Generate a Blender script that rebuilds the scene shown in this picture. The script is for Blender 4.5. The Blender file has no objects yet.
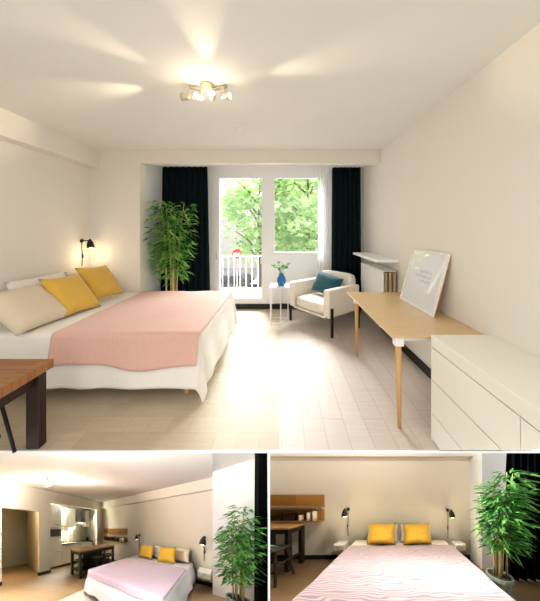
import bpy, bmesh, math, random
from mathutils import Vector, Matrix, noise
C = bpy.context.scene.collection
PI = math.pi
R = math.radians

# ------------------------------------------------------------------ frames
# Main flat: plain metres, X right, Y into the room, Z up.  The two rooms of the lower
# storey are sheared and depth-stretched about the camera to fit each panel's perspective, with axes of their own.
def main(v): return Vector(v)
def camera_shear(su, fwd, lean, drop, eye=1.5):
    """lower room frame: su = size, fwd = stretched metres of depth per room metre, lean / drop = sideways and downward shear per metre of depth"""
    def F(v):
        y = fwd*v[1]
        return Vector((su*v[0] + lean*y, y, eye - drop*y + su*(v[2]-1.5)))
    return F
low_left = camera_shear(.55, .55*2.32, -.569, 1.154)
low_right = camera_shear(.80, .80*2.32, .446, 1.038)
def kit(v):                       # corner frame of the kitchen room: p along the bed wall, q out from it
    p, q, h = v
    return low_left((-1.55+.799*p-.601*q, 5.6-.601*p-.799*q, h))

# ------------------------------------------------------------------ materials
def lin(h):
    h = h.lstrip('#'); out = []
    for i in (0, 2, 4):
        c = int(h[i:i+2], 16)/255
        out.append(c/12.92 if c <= .04045 else ((c+.055)/1.055)**2.4)
    return (*out, 1)
def mat(name, col, rough=.6, metal=0, noise_s=0, noise_amt=.08, bump=0, bump_s=60, spec=.4, sheen=0):
    m = bpy.data.materials.new(name); m.use_nodes = True
    nt = m.node_tree; b = nt.nodes['Principled BSDF']
    b.inputs['Base Color'].default_value = lin(col); b.inputs['Roughness'].default_value = rough
    b.inputs['Metallic'].default_value = metal; b.inputs['Specular IOR Level'].default_value = spec
    if sheen: b.inputs['Sheen Weight'].default_value = sheen
    tc = nt.nodes.new('ShaderNodeTexCoord')
    if noise_s:
        n = nt.nodes.new('ShaderNodeTexNoise'); n.inputs['Scale'].default_value = noise_s; n.inputs['Detail'].default_value = 4
        nt.links.new(tc.outputs['Object'], n.inputs['Vector'])
        r = nt.nodes.new('ShaderNodeMix'); r.data_type = 'RGBA'
        c = lin(col); k = 1-noise_amt
        r.inputs[6].default_value = (c[0]*k, c[1]*k, c[2]*k, 1)
        r.inputs[7].default_value = (min(1, c[0]*(1+noise_amt)), min(1, c[1]*(1+noise_amt)), min(1, c[2]*(1+noise_amt)), 1)
        nt.links.new(n.outputs['Fac'], r.inputs[0]); nt.links.new(r.outputs[2], b.inputs['Base Color'])
    if bump:
        n2 = nt.nodes.new('ShaderNodeTexNoise'); n2.inputs['Scale'].default_value = bump_s
        nt.links.new(tc.outputs['Object'], n2.inputs['Vector'])
        bp = nt.nodes.new('ShaderNodeBump'); bp.inputs['Strength'].default_value = bump; bp.inputs['Distance'].default_value = .01
        nt.links.new(n2.outputs['Fac'], bp.inputs['Height']); nt.links.new(bp.outputs['Normal'], b.inputs['Normal'])
    return m
def planks(name, c1, c2, gap, length=1.3, width=.19, rot=0, rough=.4, gapw=.004):
    m = bpy.data.materials.new(name); m.use_nodes = True
    nt = m.node_tree; b = nt.nodes['Principled BSDF']; b.inputs['Roughness'].default_value = rough
    tc = nt.nodes.new('ShaderNodeTexCoord'); mp = nt.nodes.new('ShaderNodeMapping')
    mp.inputs['Rotation'].default_value = (0, 0, rot)
    nt.links.new(tc.outputs['Object'], mp.inputs['Vector'])
    br = nt.nodes.new('ShaderNodeTexBrick')
    br.inputs['Scale'].default_value = 1; br.inputs['Brick Width'].default_value = length; br.inputs['Row Height'].default_value = width
    br.inputs['Mortar Size'].default_value = gapw; br.inputs['Color1'].default_value = lin(c1); br.inputs['Color2'].default_value = lin(c2)
    br.inputs['Mortar'].default_value = lin(gap); br.offset = .37
    nt.links.new(mp.outputs['Vector'], br.inputs['Vector'])
    mp2 = nt.nodes.new('ShaderNodeMapping'); mp2.inputs['Scale'].default_value = (2, 30, 2); mp2.inputs['Rotation'].default_value = (0, 0, rot)
    nt.links.new(tc.outputs['Object'], mp2.inputs['Vector'])
    n = nt.nodes.new('ShaderNodeTexNoise'); n.inputs['Scale'].default_value = 1.5; n.inputs['Detail'].default_value = 5
    nt.links.new(mp2.outputs['Vector'], n.inputs['Vector'])
    mx = nt.nodes.new('ShaderNodeMix'); mx.data_type = 'RGBA'; mx.blend_type = 'MULTIPLY'; mx.inputs[0].default_value = .22
    nt.links.new(br.outputs['Color'], mx.inputs[6]); nt.links.new(n.outputs['Fac'], mx.inputs[7])
    nt.links.new(mx.outputs[2], b.inputs['Base Color'])
    return m
def striped(name, c1, c2, scale):
    """chevron weave: wavy bands in two tones"""
    m = bpy.data.materials.new(name); m.use_nodes = True
    nt = m.node_tree; b = nt.nodes['Principled BSDF']; b.inputs['Roughness'].default_value = .9; b.inputs['Sheen Weight'].default_value = .2
    tc = nt.nodes.new('ShaderNodeTexCoord')
    w = nt.nodes.new('ShaderNodeTexWave'); w.wave_type = 'BANDS'; w.bands_direction = 'Y'
    w.inputs['Scale'].default_value = scale; w.inputs['Distortion'].default_value = 7; w.inputs['Detail'].default_value = 0; w.inputs['Detail Scale'].default_value = 1.1
    nt.links.new(tc.outputs['Object'], w.inputs['Vector'])
    mx = nt.nodes.new('ShaderNodeMix'); mx.data_type = 'RGBA'; mx.inputs[6].default_value = lin(c1); mx.inputs[7].default_value = lin(c2)
    nt.links.new(w.outputs['Fac'], mx.inputs[0]); nt.links.new(mx.outputs[2], b.inputs['Base Color'])
    return m
def leafmat(name, c1, c2, s=9):
    m = bpy.data.materials.new(name); m.use_nodes = True
    nt = m.node_tree; b = nt.nodes['Principled BSDF']; b.inputs['Roughness'].default_value = .5
    tc = nt.nodes.new('ShaderNodeTexCoord'); n = nt.nodes.new('ShaderNodeTexNoise'); n.inputs['Scale'].default_value = s
    nt.links.new(tc.outputs['Object'], n.inputs['Vector'])
    rp = nt.nodes.new('ShaderNodeValToRGB'); rp.color_ramp.elements[0].position = .38; rp.color_ramp.elements[1].position = .62
    rp.color_ramp.elements[0].color = lin(c1); rp.color_ramp.elements[1].color = lin(c2)
    nt.links.new(n.outputs['Fac'], rp.inputs['Fac']); nt.links.new(rp.outputs['Color'], b.inputs['Base Color'])
    tr = nt.nodes.new('ShaderNodeBsdfTranslucent'); nt.links.new(rp.outputs['Color'], tr.inputs['Color'])
    mx = nt.nodes.new('ShaderNodeMixShader'); mx.inputs[0].default_value = .45
    nt.links.new(b.outputs[0], mx.inputs[1]); nt.links.new(tr.outputs[0], mx.inputs[2])
    nt.links.new(mx.outputs[0], nt.nodes['Material Output'].inputs['Surface'])
    return m
def glassmat(name, fac=.06, tint=(1, 1, 1, 1)):
    m = bpy.data.materials.new(name); m.use_nodes = True
    nt = m.node_tree; nt.nodes.remove(nt.nodes['Principled BSDF'])
    t = nt.nodes.new('ShaderNodeBsdfTransparent'); t.inputs[0].default_value = tint
    g = nt.nodes.new('ShaderNodeBsdfGlossy'); g.inputs['Roughness'].default_value = .02
    mx = nt.nodes.new('ShaderNodeMixShader'); mx.inputs[0].default_value = fac
    nt.links.new(t.outputs[0], mx.inputs[1]); nt.links.new(g.outputs[0], mx.inputs[2])
    nt.links.new(mx.outputs[0], nt.nodes['Material Output'].inputs['Surface'])
    return m
def sheermat(name, col, fac):
    m = bpy.data.materials.new(name); m.use_nodes = True
    nt = m.node_tree; nt.nodes.remove(nt.nodes['Principled BSDF'])
    t = nt.nodes.new('ShaderNodeBsdfTransparent')
    d = nt.nodes.new('ShaderNodeBsdfTranslucent'); d.inputs[0].default_value = lin(col)
    e = nt.nodes.new('ShaderNodeBsdfDiffuse'); e.inputs[0].default_value = lin(col)
    a = nt.nodes.new('ShaderNodeMixShader'); a.inputs[0].default_value = .5
    nt.links.new(d.outputs[0], a.inputs[1]); nt.links.new(e.outputs[0], a.inputs[2])
    mx = nt.nodes.new('ShaderNodeMixShader'); mx.inputs[0].default_value = fac
    nt.links.new(t.outputs[0], mx.inputs[1]); nt.links.new(a.outputs[0], mx.inputs[2])
    nt.links.new(mx.outputs[0], nt.nodes['Material Output'].inputs['Surface'])
    return m
def glow(name, col, s):
    m = bpy.data.materials.new(name); m.use_nodes = True
    b = m.node_tree.nodes['Principled BSDF']; b.inputs['Base Color'].default_value = lin(col)
    b.inputs['Emission Color'].default_value = lin(col); b.inputs['Emission Strength'].default_value = s
    return m
M = dict(
    wall=mat('cream_paint', '#EFEAE0', .8, noise_s=3, noise_amt=.015),
    wall2=mat('warm_white_paint', '#EFE8DA', .8, noise_s=3, noise_amt=.015),
    wall3=mat('ivory_paint', '#E9E2D0', .8, noise_s=3, noise_amt=.015),
    hall=mat('hallway_paint', '#E0D6BA', .8, noise_s=3, noise_amt=.02),
    ceil=mat('ceiling_paint', '#EDECE8', .85, noise_s=3, noise_amt=.01),
    white=mat('white_lacquer', '#F2F0EA', .35, noise_s=5, noise_amt=.01),
    trimw=mat('white_gloss_paint', '#F6F7F8', .4, noise_s=5, noise_amt=.01),
    cab=mat('white_cabinet_foil', '#EDE9DC', .4, noise_s=4, noise_amt=.01),
    gapm=mat('shadow_gap_grey', '#A39C8C', .8, noise_s=6, noise_amt=.03),
    black=mat('black_paint', '#15120F', .5, noise_s=20, noise_amt=.2),
    blackmetal=mat('black_metal', '#101012', .4, metal=.3, noise_s=30, noise_amt=.1),
    darkwood=mat('dark_stained_wood', '#2A1711', .5, noise_s=12, noise_amt=.25),
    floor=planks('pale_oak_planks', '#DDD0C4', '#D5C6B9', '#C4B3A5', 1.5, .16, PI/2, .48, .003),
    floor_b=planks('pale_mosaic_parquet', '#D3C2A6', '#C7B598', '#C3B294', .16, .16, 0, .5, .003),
    floor_l=planks('honey_floor_boards', '#B69A74', '#AC8F68', '#9A7D58', 1.5, .25, .4, .5),
    floor_r=planks('brown_floor_boards', '#8A6E4A', '#806440', '#66502F', 1.5, .25, 0, .5),
    butcher=planks('butcher_block', '#A26C3C', '#8E5B30', '#754A26', .35, .05, 0, .4, .002),
    butcher2=planks('butcher_block_light', '#C69A58', '#B98A48', '#94703C', .35, .05, .3, .4, .002),
    oak=planks('light_oak_veneer', '#E2C291', '#DDBB88', '#D9B784', 3, .6, PI/2, .35, .0005),
    oakleg=mat('oak_leg', '#D2A468', .45, noise_s=9, noise_amt=.08),
    plankwood=planks('reclaimed_plank', '#BE8A48', '#9C6C36', '#6B4A26', .5, .07, 0, .5, .002),
    linen=mat('white_linen', '#EFE9DF', .9, noise_s=7, noise_amt=.03, bump=.25, bump_s=25),
    linenb=mat('cool_white_linen', '#E2E6F0', .9, noise_s=7, noise_amt=.03, bump=.25, bump_s=14),
    ecru=mat('ecru_linen', '#E6DAC6', .9, noise_s=7, noise_amt=.03, bump=.25, bump_s=25),
    tan=mat('sand_linen', '#E0D0B6', .9, noise_s=7, noise_amt=.03, bump=.25, bump_s=25),
    pink=mat('pink_wool', '#DCAF9E', .95, noise_s=60, noise_amt=.1, bump=.4, bump_s=120, sheen=.3),
    pinkl=striped('lilac_chevron_weave', '#B9A0BC', '#C3ABC5', 10),
    pinkr=striped('pink_chevron_weave', '#A27F8C', '#D2C2C6', 5.5),
    yellow=mat('mustard_velvet', '#E2B548', .85, noise_s=14, noise_amt=.08, bump=.2, bump_s=40, sheen=.3),
    yellow2=mat('bright_yellow_cotton', '#DDB038', .85, noise_s=14, noise_amt=.06, bump=.2, bump_s=40),
    teal=mat('teal_velvet', '#0E4A55', .8, noise_s=12, noise_amt=.2, sheen=.2),
    curtain=mat('black_green_curtain', '#0A1A1C', .95, noise_s=20, noise_amt=.2, spec=.1),
    curtainb=mat('black_curtain', '#0A0D10', .95, noise_s=20, noise_amt=.2, spec=.1),
    sheer=sheermat('sheer_white_voile', '#FAFAFA', .55),
    chair=mat('cream_upholstery', '#E9E1D2', .9, noise_s=40, noise_amt=.04, bump=.15, bump_s=80),
    leaf=leafmat('bamboo_leaf', '#3C8E3A', '#A8D472', 7),
    leaf2=leafmat('bamboo_leaf_deep', '#28703A', '#7CBE5A', 9),
    treeleaf=leafmat('street_tree_leaf', '#B4D88E', '#DDF0BC', 2),
    cane=mat('bamboo_cane', '#C9B47A', .5, noise_s=10, noise_amt=.15),
    bark=mat('bark', '#6E5E50', .9, noise_s=5, noise_amt=.3),
    pot=mat('grey_green_pot', '#7F948C', .5, noise_s=6, noise_amt=.08),
    soil=mat('soil', '#33271C', .95, noise_s=40, noise_amt=.4),
    blue=mat('cobalt_glaze', '#2E6FA8', .25, noise_s=6, noise_amt=.06),
    metal=mat('brushed_nickel', '#BDB29C', .4, metal=.5, noise_s=30, noise_amt=.05),
    steel=mat('brushed_steel', '#C4C6BE', .3, metal=.7, noise_s=30, noise_amt=.05),
    radw=mat('radiator_enamel', '#F0EEE8', .4, noise_s=6, noise_amt=.01),
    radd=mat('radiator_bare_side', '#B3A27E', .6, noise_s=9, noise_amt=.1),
    glass=glassmat('window_glass'), pglass=glassmat('picture_glass', .12),
    paper=mat('white_paper', '#F1F1EF', .8, noise_s=4, noise_amt=.01),
    ink=mat('pale_grey_ink', '#C9CBD2', .8, noise_s=4, noise_amt=.1),
    bulb=glow('lit_bulb', '#FFE2A8', 6),
    counter=mat('dark_worktop', '#6B6353', .4, noise_s=30, noise_amt=.2),
    tile=planks('glazed_tile', '#E8E2CC', '#DED7BF', '#CFC6AC', .15, .15, 0, .3, .006),
    oven=mat('black_oven_glass', '#0C0D0F', .45, noise_s=5, noise_amt=.1),
    rug=mat('pale_rug', '#DDD6CF', .95, noise_s=30, noise_amt=.06, bump=.3),
    candle=mat('ivory_wax', '#F0E6C8', .5, noise_s=8, noise_amt=.03),
    stone=mat('pale_render', '#E4E0DA', .8, noise_s=1, noise_amt=.05),
    asphalt=mat('asphalt', '#A7A7AA', .9, noise_s=3, noise_amt=.1),
    carw=mat('car_paint_silver', '#C9CED6', .3, metal=.3, noise_s=2, noise_amt=.02),
    card=mat('car_paint_dark', '#3B4656', .3, metal=.3, noise_s=2, noise_amt=.02),
    carglass=mat('car_glass', '#26303A', .1, noise_s=2, noise_amt=.02),
    tyre=mat('tyre_rubber', '#1B1B1C', .8, noise_s=10, noise_amt=.1),
    red=mat('sign_red', '#D8332C', .5, noise_s=3, noise_amt=.02),
    winblind=mat('far_window_pane', '#8E98A3', .3, noise_s=2, noise_amt=.1),
)

# ------------------------------------------------------------------ mesh builder
ORG = {}                                  # world origin of every object made here
class B:
    def __init__(s): s.bm = bmesh.new()
    def box(s, x0, x1, y0, y1, z0, z1, bev=0, seg=2, T=None):
        vs = [s.bm.verts.new(v) for v in ((x0,y0,z0),(x1,y0,z0),(x1,y1,z0),(x0,y1,z0),(x0,y0,z1),(x1,y0,z1),(x1,y1,z1),(x0,y1,z1))]
        fs = [s.bm.faces.new([vs[i] for i in q]) for q in ((3,2,1,0),(4,5,6,7),(0,1,5,4),(1,2,6,5),(2,3,7,6),(3,0,4,7))]
        geom = vs
        if bev:
            es = list({e for f in fs for e in f.edges})
            r = bmesh.ops.bevel(s.bm, geom=es, offset=bev, segments=seg, affect='EDGES', profile=.5)
            geom = list({v for f in r['faces'] for v in f.verts} | {v for v in vs if v.is_valid})
        if T is not None: bmesh.ops.transform(s.bm, matrix=T, verts=geom)
        return s
    def cuts(s, x0, x1, y0, y1, z0, z1, n=3, T=None, P=7.0):   # soft block: cube grid pulled to a superellipsoid
        c0 = Vector(((x0+x1)/2, (y0+y1)/2, (z0+z1)/2)); hx, hy, hz = (x1-x0)/2, (y1-y0)/2, (z1-z0)/2
        m = 2*n; vs = {}
        def vert(i, j, k):
            if (i, j, k) not in vs:
                c = Vector((2*i/m-1, 2*j/m-1, 2*k/m-1)); c /= (abs(c.x)**P+abs(c.y)**P+abs(c.z)**P)**(1/P)
                p = c0+Vector((c.x*hx, c.y*hy, c.z*hz)); vs[i, j, k] = s.bm.verts.new(T @ p if T is not None else p)
            return vs[i, j, k]
        for a in range(m):
            for b in range(m):
                for q in (0, m):
                    for f in (lambda u, v: (u, v, q), lambda u, v: (u, q, v), lambda u, v: (q, u, v)):
                        s.bm.faces.new([vert(*f(u, v)) for u, v in ((a, b), (a+1, b), (a+1, b+1), (a, b+1))])
        return s
    def tube(s, pts, r, n=8, cap=True):
        pts = [Vector(p) for p in pts]; rs = r if isinstance(r, (list, tuple)) else [r]*len(pts)
        rings = []
        for i, p in enumerate(pts):
            d = (pts[min(i+1, len(pts)-1)]-pts[max(i-1, 0)]).normalized()
            a = Vector((0,0,1)) if abs(d.z) < .9 else Vector((1,0,0))
            u = d.cross(a).normalized(); w = d.cross(u)
            rings.append([s.bm.verts.new(p+(u*math.cos(2*PI*k/n)+w*math.sin(2*PI*k/n))*rs[i]) for k in range(n)])
        for a, b in zip(rings, rings[1:]):
            for k in range(n): s.bm.faces.new((a[k], a[(k+1)%n], b[(k+1)%n], b[k]))
        if cap: s.bm.faces.new(rings[0][::-1]); s.bm.faces.new(rings[-1])
        return s
    def lathe(s, prof, c=(0,0,0), n=20, T=None):
        rings = []; c = Vector(c)
        for r, z in prof:
            ring = []
            for k in range(n):
                v = c+Vector((r*math.cos(2*PI*k/n), r*math.sin(2*PI*k/n), z))
                if T is not None: v = T @ v
                ring.append(s.bm.verts.new(v))
            rings.append(ring)
        for a, b in zip(rings, rings[1:]):
            for k in range(n): s.bm.faces.new((a[k], a[(k+1)%n], b[(k+1)%n], b[k]))
        s.bm.faces.new(rings[0][::-1]); s.bm.faces.new(rings[-1])
        return s
    def prism(s, poly, lo, hi):           # poly in (y,z), extruded along x from lo to hi
        a = [s.bm.verts.new((lo, y, z)) for y, z in poly]; b = [s.bm.verts.new((hi, y, z)) for y, z in poly]
        n = len(poly); s.bm.faces.new(a[::-1]); s.bm.faces.new(b)
        for k in range(n): s.bm.faces.new((a[k], a[(k+1)%n], b[(k+1)%n], b[k]))
        return s
    def grid(s, f, nu, nv):
        g = [[s.bm.verts.new(f(i/nu, j/nv)) for j in range(nv+1)] for i in range(nu+1)]
        for i in range(nu):
            for j in range(nv): s.bm.faces.new((g[i][j], g[i+1][j], g[i+1][j+1], g[i][j+1]))
        return s
    def slab(s, f, nu, nv, th):           # a sheet with thickness th along its normal
        bm2 = bmesh.new(); o = s.bm; s.bm = bm2; s.grid(f, nu, nv)
        bmesh.ops.recalc_face_normals(bm2, faces=bm2.faces)
        bmesh.ops.solidify(bm2, geom=list(bm2.faces), thickness=th)
        me = bpy.data.meshes.new('t'); bm2.to_mesh(me); bm2.free(); s.bm = o; s.bm.from_mesh(me); bpy.data.meshes.remove(me)
        return s
    def pillow(s, w, h, t, T, n=14, seed=0):
        def shape(sgn):
            def f(a, b):
                u, v = 2*a-1, 2*b-1
                k = max(0, (1-u**4)*(1-v**4))**.55
                px = w/2*u*(1-.10*(1-abs(u))*0-.07*(1-v*v)*abs(u)); pz = h/2*v*(1-.07*(1-u*u)*abs(v))
                wr = .05*t*noise.noise(Vector((u*3+seed, v*3, sgn)))
                return T @ Vector((px, sgn*(t/2*k+wr*k), pz))
            return f
        s.grid(shape(1), n, n); s.grid(shape(-1), n, n)
        bmesh.ops.remove_doubles(s.bm, verts=s.bm.verts, dist=1e-5)
        return s
    def build(s, name, m, parent=None, F=main, at=None, smooth=False, clip=()):
        bm = s.bm
        for v in bm.verts: v.co = F(v.co)
        for co, no in clip:               # keep the side the normal points to
            g = list(bm.verts)+list(bm.edges)+list(bm.faces)
            r = bmesh.ops.bisect_plane(bm, geom=g, plane_co=co, plane_no=no, clear_inner=True)
            ed = [e for e in r['geom_cut'] if isinstance(e, bmesh.types.BMEdge)]
            if ed: bmesh.ops.contextual_create(bm, geom=ed) if len(ed) < 3 else bmesh.ops.edgeloop_fill(bm, edges=ed)
        bmesh.ops.recalc_face_normals(bm, faces=bm.faces)
        if parent is not None: o0 = ORG[parent.name]
        elif at is not None: o0 = F(at)
        else: o0 = Vector((0, 0, 0))
        for v in bm.verts: v.co -= o0
        me = bpy.data.meshes.new(name); bm.to_mesh(me); bm.free()
        if smooth:
            for p in me.polygons: p.use_smooth = True
        me.materials.append(m)
        o = bpy.data.objects.new(name, me); C.objects.link(o)
        ORG[o.name] = o0
        if parent is not None: o.parent = parent
        else: o.location = o0
        return o
def tag(o, label, cat, group=None):
    o['label'] = label; o['category'] = cat
    if group: o['group'] = group
    return o
def thing(name, label, cat, at, F=main, group=None):
    o = bpy.data.objects.new(name, None); C.objects.link(o); o.empty_display_size = .1
    o.location = F(at); ORG[o.name] = F(at)
    return tag(o, label, cat, group)
def struct(name, b, m, F=main, smooth=False, clip=()):
    o = b.build(name, m, F=F, smooth=smooth, clip=clip); o['kind'] = 'structure'; return o
def solid(b, F): return b

# cut where the upper storey ends above the lower rooms, and at the party wall between the two lower rooms
EDGE = (Vector((0, 1.765, 0)), Vector((0, .85, 1)))  # slanted along the camera's sight line past the slab edge
FRONT = (Vector((0, 1.775, 0)), Vector((0, 1, 0)))
UNDER = (Vector((0, 0, -.02)), Vector((0, 0, -1)))
PARTY_L = (Vector((-.05*4, 4, 0)), Vector((-1, -.05, 0)))
PARTY_R = (Vector((-.05*4, 4, 0)), Vector((1, .05, 0)))

# ------------------------------------------------------------------ soft goods
def drape_fn(x0, x1, y0, y1, top, a0, a1, b0, b1, ripple=.012, k=26, flare=.03, seed=0, r=.04, lump=.006, hem=0):
    """flat cloth a0..a1 x b0..b1 laid over the block x0..x1, y0..y1; what passes an edge hangs down"""
    def f(u, v):
        a = a0+(a1-a0)*u; b = b0+(b1-b0)*v
        if hem and b < y0: b += hem*(.5*math.sin(7*a+.6)+.5*math.sin(3.1*a+2))*min(1, (y0-b)/.2)
        cx = min(max(a, x0+r), x1-r); cy = min(max(b, y0+r), y1-r)
        ex, ey = a-cx, b-cy; e = math.hypot(ex, ey)
        z = top+lump*noise.noise(Vector((a*3, b*3, seed)))
        if e < 1e-6: return Vector((a, b, z))
        dx, dy = ex/e, ey/e
        if e < r*PI/2: o = r*math.sin(e/r); dz = r*(1-math.cos(e/r))
        else: o = r; dz = r+e-r*PI/2
        per = a+b if abs(dx) != abs(dy) else a-b
        per = (b if abs(dx) > abs(dy) else a)
        w = min(1, dz/.25)
        o += w*(flare*dz/.4+ripple*math.sin(k*per+1.7*math.sin(3.1*per)+seed)+ripple)
        return Vector((cx+dx*o, cy+dy*o, z-dz))
    return f
def curtain_fn(p0, p1, z0, z1, folds, amp, seed=0, pull=0):
    p0, p1 = Vector((*p0, 0)), Vector((*p1, 0)); d = (p1-p0); nrm = Vector((-d.y, d.x, 0)).normalized()
    def f(u, v):
        z = z0+(z1-z0)*v
        a = amp*(.55+.45*(1-v))
        off = a*math.sin(2*PI*folds*u+.8*math.sin(5*u+seed)+.5*(1-v))
        q = p0+d*u + nrm*off + d*pull*(1-v)*(u-.5 if pull else 0)
        return Vector((q.x, q.y, z))
    return f
def bamboo(name, label, base, height, radius, F, nst, nleaf, lsize, leafm, seed, low=.3, potr=.15, poth=.3, lean=0):
    rnd = random.Random(seed); x, y, z = base
    t = thing(name, label, 'plant', base, F)
    B().lathe([(potr*.7,0),(potr*.95,poth*.85),(potr*1.05,poth*.86),(potr*1.05,poth),(potr*.92,poth),(potr*.9,poth*.93)], base, 20).build('pot', M['pot'], t, F, smooth=False)
    B().lathe([(potr*.88,poth*.9),(potr*.88,poth*.935)], base, 16).build('soil', M['soil'], t, F)
    lb = B()
    tips = []
    for i in range(nst):
        a = 2*PI*i/nst+rnd.random(); r0 = potr*.5*rnd.random()+.02
        hh = height*(.72+.28*rnd.random()) if i else height*.97
        sp = radius*.42*rnd.random()
        pts = []
        for k in range(7):
            q = k/6
            pts.append((x+r0*math.cos(a)+sp*q*q*math.cos(a)+lean*q*q, y+r0*math.sin(a)+sp*q*q*math.sin(a)*.7, z+poth*.9+(hh-poth*.9)*q))
        B().tube(pts, [.013-.008*k/6 for k in range(7)], 6).build('cane', M['cane'], t, F, smooth=True)
        tips.append(pts)
    for i in range(nleaf):
        pts = rnd.choice(tips); q = low+(1-low)*rnd.random()**.8; k = min(5, int(q*6)); fr = q*6-k
        p = Vector(pts[k]).lerp(Vector(pts[k+1]), fr)
        a = rnd.random()*2*PI; rad = radius*(.25+.75*rnd.random())*(.55+.75*math.sin(PI*min(1, max(0, (q-low*.5)/(1.12-low*.5)))))
        s0 = p+Vector((math.cos(a), math.sin(a), .25*rnd.random()))*rad*.62
        s0.z += .04*rnd.random()
        aa = a+rnd.uniform(-.9, .9)
        d = Vector((math.cos(aa), math.sin(aa), rnd.uniform(-.7, .35))).normalized()
        L = lsize*(.7+.6*rnd.random()); w = L*.085*(1+rnd.random()*.4)
        sd = d.cross(Vector((0,0,1))).normalized()*w
        tilt = rnd.uniform(-.8, .8); sd = Matrix.Rotation(tilt, 3, d) @ sd
        dr = Vector((0,0,-L*.18))
        v = [s0, s0+d*L*.35+sd, s0+d*L*.35-sd, s0+d*L*.7+sd*.7+dr*.4, s0+d*L*.7-sd*.7+dr*.4, s0+d*L+dr]
        V = [lb.bm.verts.new(c) for c in v]
        lb.bm.faces.new((V[0],V[2],V[1])); lb.bm.faces.new((V[1],V[2],V[4],V[3])); lb.bm.faces.new((V[3],V[4],V[5]))
    # thin branchlets
    for i in range(nst*5):
        pts = rnd.choice(tips); k = rnd.randint(2, 5); p = Vector(pts[k]); a = rnd.random()*2*PI
        lb.tube([p, p+Vector((math.cos(a), math.sin(a), .5))*radius*.35], .003, 4)
    lb.build('foliage', leafm, t, F)
    return t
def pillow(name, label, c, w, h, t, rz, tilt, m, F=main, group=None, roll=0, seed=0):
    T = Matrix.Translation(c) @ Matrix.Rotation(rz, 4, 'Z') @ Matrix.Rotation(tilt, 4, 'X') @ Matrix.Rotation(roll, 4, 'Y')
    return tag(B().pillow(w, h, t, T, seed=seed).build(name, m, F=F, at=(c[0], c[1], c[2]-h*.4), smooth=True), label, 'pillow', group)
def look(o, d):
    o.rotation_euler = Vector(d).to_track_quat('-Z', 'Y').to_euler()
def lamp(kind, name, loc, energy, col=(1, 1, 1), size=.1, d=None, cone=60, blend=.6):
    L = bpy.data.lights.new(name, kind); L.energy = energy; L.color = col
    if kind == 'AREA': L.size = size
    elif kind == 'SUN': L.angle = size
    else: L.shadow_soft_size = size
    if kind == 'SPOT': L.spot_size = R(cone); L.spot_blend = blend
    o = bpy.data.objects.new(name, L); C.objects.link(o); o.location = loc
    if d is not None: look(o, d)
    return o

# ================================================================== MAIN FLAT
XL, XR, H, YB, YW = -2.8, 1.5, 2.7, 3.95, 4.9
fl = B()
fl.box(-8, -.02, 1.765, YW+.05, -.0138, 0)  # unseen stretch beyond the left wall also keeps sun out below
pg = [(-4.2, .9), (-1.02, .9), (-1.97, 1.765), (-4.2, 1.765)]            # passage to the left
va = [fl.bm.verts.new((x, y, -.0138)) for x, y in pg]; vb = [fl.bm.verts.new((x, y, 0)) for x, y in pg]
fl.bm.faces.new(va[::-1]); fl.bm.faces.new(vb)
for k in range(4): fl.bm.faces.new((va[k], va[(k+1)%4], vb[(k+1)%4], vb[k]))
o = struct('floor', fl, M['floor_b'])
struct('floor', B().box(-.0195, XR+5, 1.765, YW+.05, -.0138, 0), M['floor'])  # unseen stretch beyond the right wall, added to block sun from the lower rooms
struct('trim_1', B().box(-8, 6.4, 1.756, 1.7649, -.0138, -.0003), M['trimw'])      # white edge of the upper storey's slab
struct('ceiling', B().box(-3.2, XR+.25, .35, YW+.3, H, H+.1), M['ceil'])
struct('wall_left', B().box(XL-.35, XL-.12, .9, YB+.3, -.0138, H), M['wall'])
struct('trim_2', B().box(XL-.12, XL+.02, .9, YB, 2.43, H), M['wall'])                   # boxed beam over the bed
struct('wall_right', B().box(XR, XR+.2, .75, YW+.3, -.0138, H), M['wall'], clip=(EDGE,))
wb = B()
wb.box(XL-.12, -2.157, YB, YB+.18, -.0138, H)
wb.box(-2.157, XR, YB, YB+.14, 2.5, H)
struct('wall_back', wb, M['wall'])
struct('trim_3', B().box(-2.36, -2.157, YB+.18, YW+.3, -.0138, H), M['trimw'])         # reveal of the window bay
ww = B()
ww.box(-2.157, -1.414, YW, YW+.25, 0, H); ww.box(.98, XR, YW, YW+.25, 0, H)
struct('wall_window', ww, M['trimw'])
bb = B().box(-2.157, XR, YW-.025, YW-.002, 0, .085)
struct('baseboard_back', bb, M['black'])
struct('baseboard_right', B().box(XR-.02, XR-.001, 1.8, 3.9, 0, .09), M['black'])

# glazed door and window
d1 = struct('door_1', B().box(-1.414, -1.18, YW, YW+.09, .09, 2.62).box(-.385, -.265, YW, YW+.09, .09, 2.62).box(-1.18, -.385, YW, YW+.09, 2.46, 2.62).box(-1.18, -.385, YW, YW+.09, .09, .2), M['trimw'])
B().box(-1.18, -.385, YW+.03, YW+.04, .2, 2.46).build('pane', M['glass'], d1)
hd = B().tube([(-1.22, YW-.01, 1.05), (-1.22, YW-.05, 1.05), (-1.22, YW-.05, .93)], .012, 8); hd.build('handle', M['steel'], d1, smooth=True)
w1 = struct('window_1', B().box(-.265, -.14, YW, YW+.09, .09, 2.62).box(.76, .98, YW, YW+.09, .09, 2.62).box(-.14, .76, YW, YW+.09, 2.46, 2.62).box(-.14, .76, YW, YW+.09, .98, 1.06).box(-.14, .76, YW+.02, YW+.07, .09, .98), M['trimw'])
B().box(-.14, .76, YW+.03, YW+.04, 1.06, 2.46).build('pane', M['glass'], w1)
struct('trim_4', B().box(-1.414, .98, YW, YW+.25, 2.62, H), M['trimw'])
struct('trim_5', B().box(-1.414, .98, YW+.0, YW+.25, 0, .089), M['black'])           # dark threshold

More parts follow.
